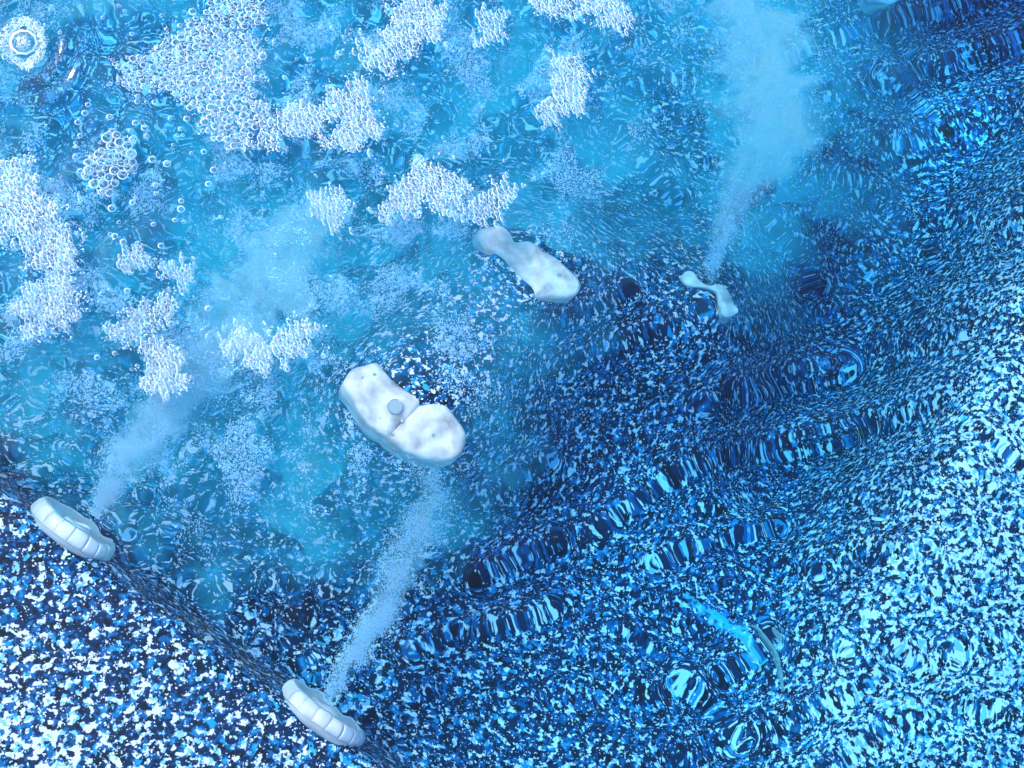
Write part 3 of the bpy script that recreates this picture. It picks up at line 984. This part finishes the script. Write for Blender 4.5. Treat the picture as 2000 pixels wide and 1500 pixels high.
def mist_slab(name, label):
    # milky water: a closed body whose thickness follows the clouds of fine air in it
    nx_, ny_ = 300, 240
    px_, py_ = np.meshgrid(np.linspace(-140, 1860, nx_), np.linspace(-160, 1240, ny_))
    cov = np.ones_like(px_)
    for (cx1, cy1, a1, b1) in ((1040, 515, 120, 60), (790, 805, 140, 75)):
        ca, sa = math.cos(math.radians(38)), math.sin(math.radians(38))
        xr, yr = (px_ - cx1) * ca + (py_ - cy1) * sa, -(px_ - cx1) * sa + (py_ - cy1) * ca
        cov *= 0.2 + 0.8 * sstep(0.7, 1.7, np.hypot(xr / a1, yr / b1))
    wx_ = px_ + 40 * fbm(px_ / 110, py_ / 110, 301, 2)
    wy_ = py_ + 40 * fbm(px_ / 110, py_ / 110, 305, 2)
    pat = 0.46 + 0.75 * fbm(wx_ / 170, wy_ / 170, 311, 4) + 0.40 * fbm(wx_ / 44, wy_ / 44, 315, 3)
    dark = np.exp(-(((px_ - 170) / 200) ** 2 + ((py_ - 140) / 150) ** 2))
    th = aer_deep(px_, py_) * cov * np.clip(pat, 0.30, 1.4) * (1 - 0.6 * dark) * 0.105
    cyan = np.exp(-(dist_poly(px_, py_, [(1500, 330), (1520, 120), (1460, -120)])[0] / 165) ** 2)
    th = np.maximum(th, 0.10 * cyan * np.clip(pat + 0.25, 0.1, 1.4))
    ok = th > 0.0012
    cell = ok[:-1, :-1] & ok[1:, :-1] & ok[:-1, 1:] & ok[1:, 1:]
    top = -0.012 - 0.010 * (0.5 + 0.5 * fbm(px_ / 90, py_ / 90, 321, 2)) - 0.02 * cyan
    T = Pn(px_.ravel(), py_.ravel(), np.minimum(top, -0.008).ravel())
    B = T.copy(); B[:, 2] -= th.ravel()
    n_ = len(T)
    idx = np.arange(n_).reshape(ny_, nx_)
    fs = []
    for j, i in zip(*np.nonzero(cell)):
        a, b, c, d = idx[j, i], idx[j, i + 1], idx[j + 1, i + 1], idx[j + 1, i]
        fs.append((a, d, c, b)); fs.append((a + n_, b + n_, c + n_, d + n_))
        for (dj, di, p, q) in ((-1, 0, a, b), (0, 1, b, c), (1, 0, c, d), (0, -1, d, a)):
            jj, ii = j + dj, i + di
            if not (0 <= jj < ny_ - 1 and 0 <= ii < nx_ - 1 and cell[jj, ii]):
                fs.append((p, q, q + n_, p + n_))
    me = bpy.data.meshes.new(name)
    me.from_pydata(np.concatenate([T, B]).tolist(), [], [tuple(int(v) for v in f) for f in fs])
    bm = bmesh.new(); bm.from_mesh(me)
    bmesh.ops.delete(bm, geom=[v for v in bm.verts if not v.link_faces], context='VERTS')
    bmesh.ops.recalc_face_normals(bm, faces=bm.faces)
    bm.to_mesh(me); bm.free()
    return link(name, me, MAT_MIST, None, kind='stuff', label=label)

def plume(name, path, n, label, seed):
    """path: (px, py, half width px, z, thickness, weight) stations"""
    g = np.random.default_rng(seed)
    st_ = np.array(path, float)
    seg = np.hypot(np.diff(st_[:, 0]), np.diff(st_[:, 1]))
    s = np.concatenate([[0], np.cumsum(seg)])
    dens = st_[:, 2] * st_[:, 5]
    tt = np.linspace(0, s[-1], 400)
    cdf = np.cumsum(np.interp(tt, s, dens)); cdf /= cdf[-1]
    t = np.interp(g.random(n * 2), cdf, tt)
    x, y = np.interp(t, s, st_[:, 0]), np.interp(t, s, st_[:, 1])
    e = 4.0
    tx = np.interp(t + e, s, st_[:, 0]) - np.interp(t - e, s, st_[:, 0])
    ty = np.interp(t + e, s, st_[:, 1]) - np.interp(t - e, s, st_[:, 1])
    q = np.hypot(tx, ty) + 1e-6
    w = np.interp(t, s, st_[:, 2])
    a = np.clip(g.normal(0, 0.55, n * 2), -1.5, 1.5)
    x, y = x - ty / q * a * w, y + tx / q * a * w
    keep = 0.6 * fbm(x / 60, y / 60, seed + 5, 3) + 0.55 - 0.3 * np.abs(a) > g.random(n * 2)
    x, y, t = x[keep][:n], y[keep][:n], t[keep][:n]
    z = np.interp(t, s, st_[:, 3]) + g.normal(0, 1, len(t)) * np.interp(t, s, st_[:, 4])
    z = np.minimum(z, -0.004)
    pts = Pn(x, y, z)
    rad = np.clip(g.lognormal(math.log(0.00035), 0.35, len(t)), 0.00022, 0.0011)
    o = bubble_cloud(name, pts, rad, label)
    mist_tube(path, seed + 40, o)
    return o

plume('bubble_plume', [(182, 1008, 14, -0.030, 0.004, 2.2), (215, 950, 30, -0.035, 0.008, 1.9), (270, 870, 62, -0.045, 0.014, 1.5), (340, 780, 84, -0.055, 0.018, 1.3), (420, 690, 96, -0.06, 0.02, 1.0), (500, 590, 150, -0.06, 0.022, 0.6), (580, 480, 170, -0.05, 0.022, 0.35), (640, 380, 120, -0.04, 0.02, 0.25)], 60000, 'wide pale plume of fine air bubbles shooting from the left wall jet', 61)
plume('bubble_plume', [(642, 1372, 16, -0.032, 0.004, 1.3), (690, 1280, 34, -0.045, 0.008, 1.2), (760, 1170, 46, -0.06, 0.012, 1.1), (810, 1060, 50, -0.07, 0.014, 1.0), (835, 980, 52, -0.07, 0.016, 0.9), (848, 905, 48, -0.07, 0.016, 0.6)], 24000, 'narrow hazy plume of fine air bubbles from the lower wall jet', 62)
plume('bubble_plume', [(1388, 556, 14, -0.10, 0.005, 2.2), (1400, 500, 24, -0.11, 0.01, 1.9), (1430, 420, 44, -0.12, 0.02, 1.2), (1470, 330, 90, -0.12, 0.03, 0.8), (1510, 220, 130, -0.10, 0.03, 0.7), (1490, 100, 170, -0.08, 0.03, 0.7), (1430, -20, 200, -0.07, 0.03, 0.7)], 36000, 'bright cyan plume of fine air bubbles from the ripple-bent S fitting', 63)

def cloud(name, region, n, zlo, zhi, scale, thr, label, seed, rmed):
    g = np.random.default_rng(seed)
    x = g.uniform(-60, 1720, n * 6); y = g.uniform(-60, 1180, n * 6)
    m = region(x, y) * np.clip((fbm(x / scale, y / scale, seed + 3, 4) + thr) * 2.2, 0, 1)
    for (cx1, cy1, a1, b1) in () if zhi < -0.05 else ((1040, 515, 125, 62), (790, 805, 145, 80)):
        ca, sa = math.cos(math.radians(38)), math.sin(math.radians(38))
        xr, yr = (x - cx1) * ca + (y - cy1) * sa, -(x - cx1) * sa + (y - cy1) * ca
        m = m * sstep(0.75, 1.25, np.hypot(xr / a1, yr / b1))
    k = g.random(n * 6) < m
    x, y = x[k][:n], y[k][:n]
    z = g.uniform(zlo, zhi, len(x))
    pts = Pn(x, y, z)
    rad = np.clip(g.lognormal(math.log(rmed), 0.4, len(x)), 0.0002, 0.0016)
    return bubble_cloud(name, pts, rad, label)
EDGE = [(1780, -200), (1420, 120), (1260, 380), (1130, 620), (980, 860), (840, 1060), (640, 1110), (380, 1090), (130, 900), (-200, 760)]
def aer(x, y):
    d, _ = dist_poly(x, y, EDGE)                          # + inside the churned water
    m = sstep(-10, 240, d + 70 * fbm(x / 160, y / 160, 95, 2))
    dark = np.exp(-(((x - 180) / 190) ** 2 + ((y - 130) / 160) ** 2))
    return m * (1 - 0.92 * dark)
def aer_deep(x, y):
    d, _ = dist_poly(x, y, EDGE)
    return sstep(-110, 160, d + 60 * fbm(x / 120, y / 120, 97, 2))
cloud('bubble_cloud', aer, 110000, -0.04, -0.008, 105, -0.05, 'mottled cloud of fine air bubbles churned through the far half of the tub', 71, 0.00042)
mist_slab('bubble_haze', 'milky haze of fine air under the churned water')
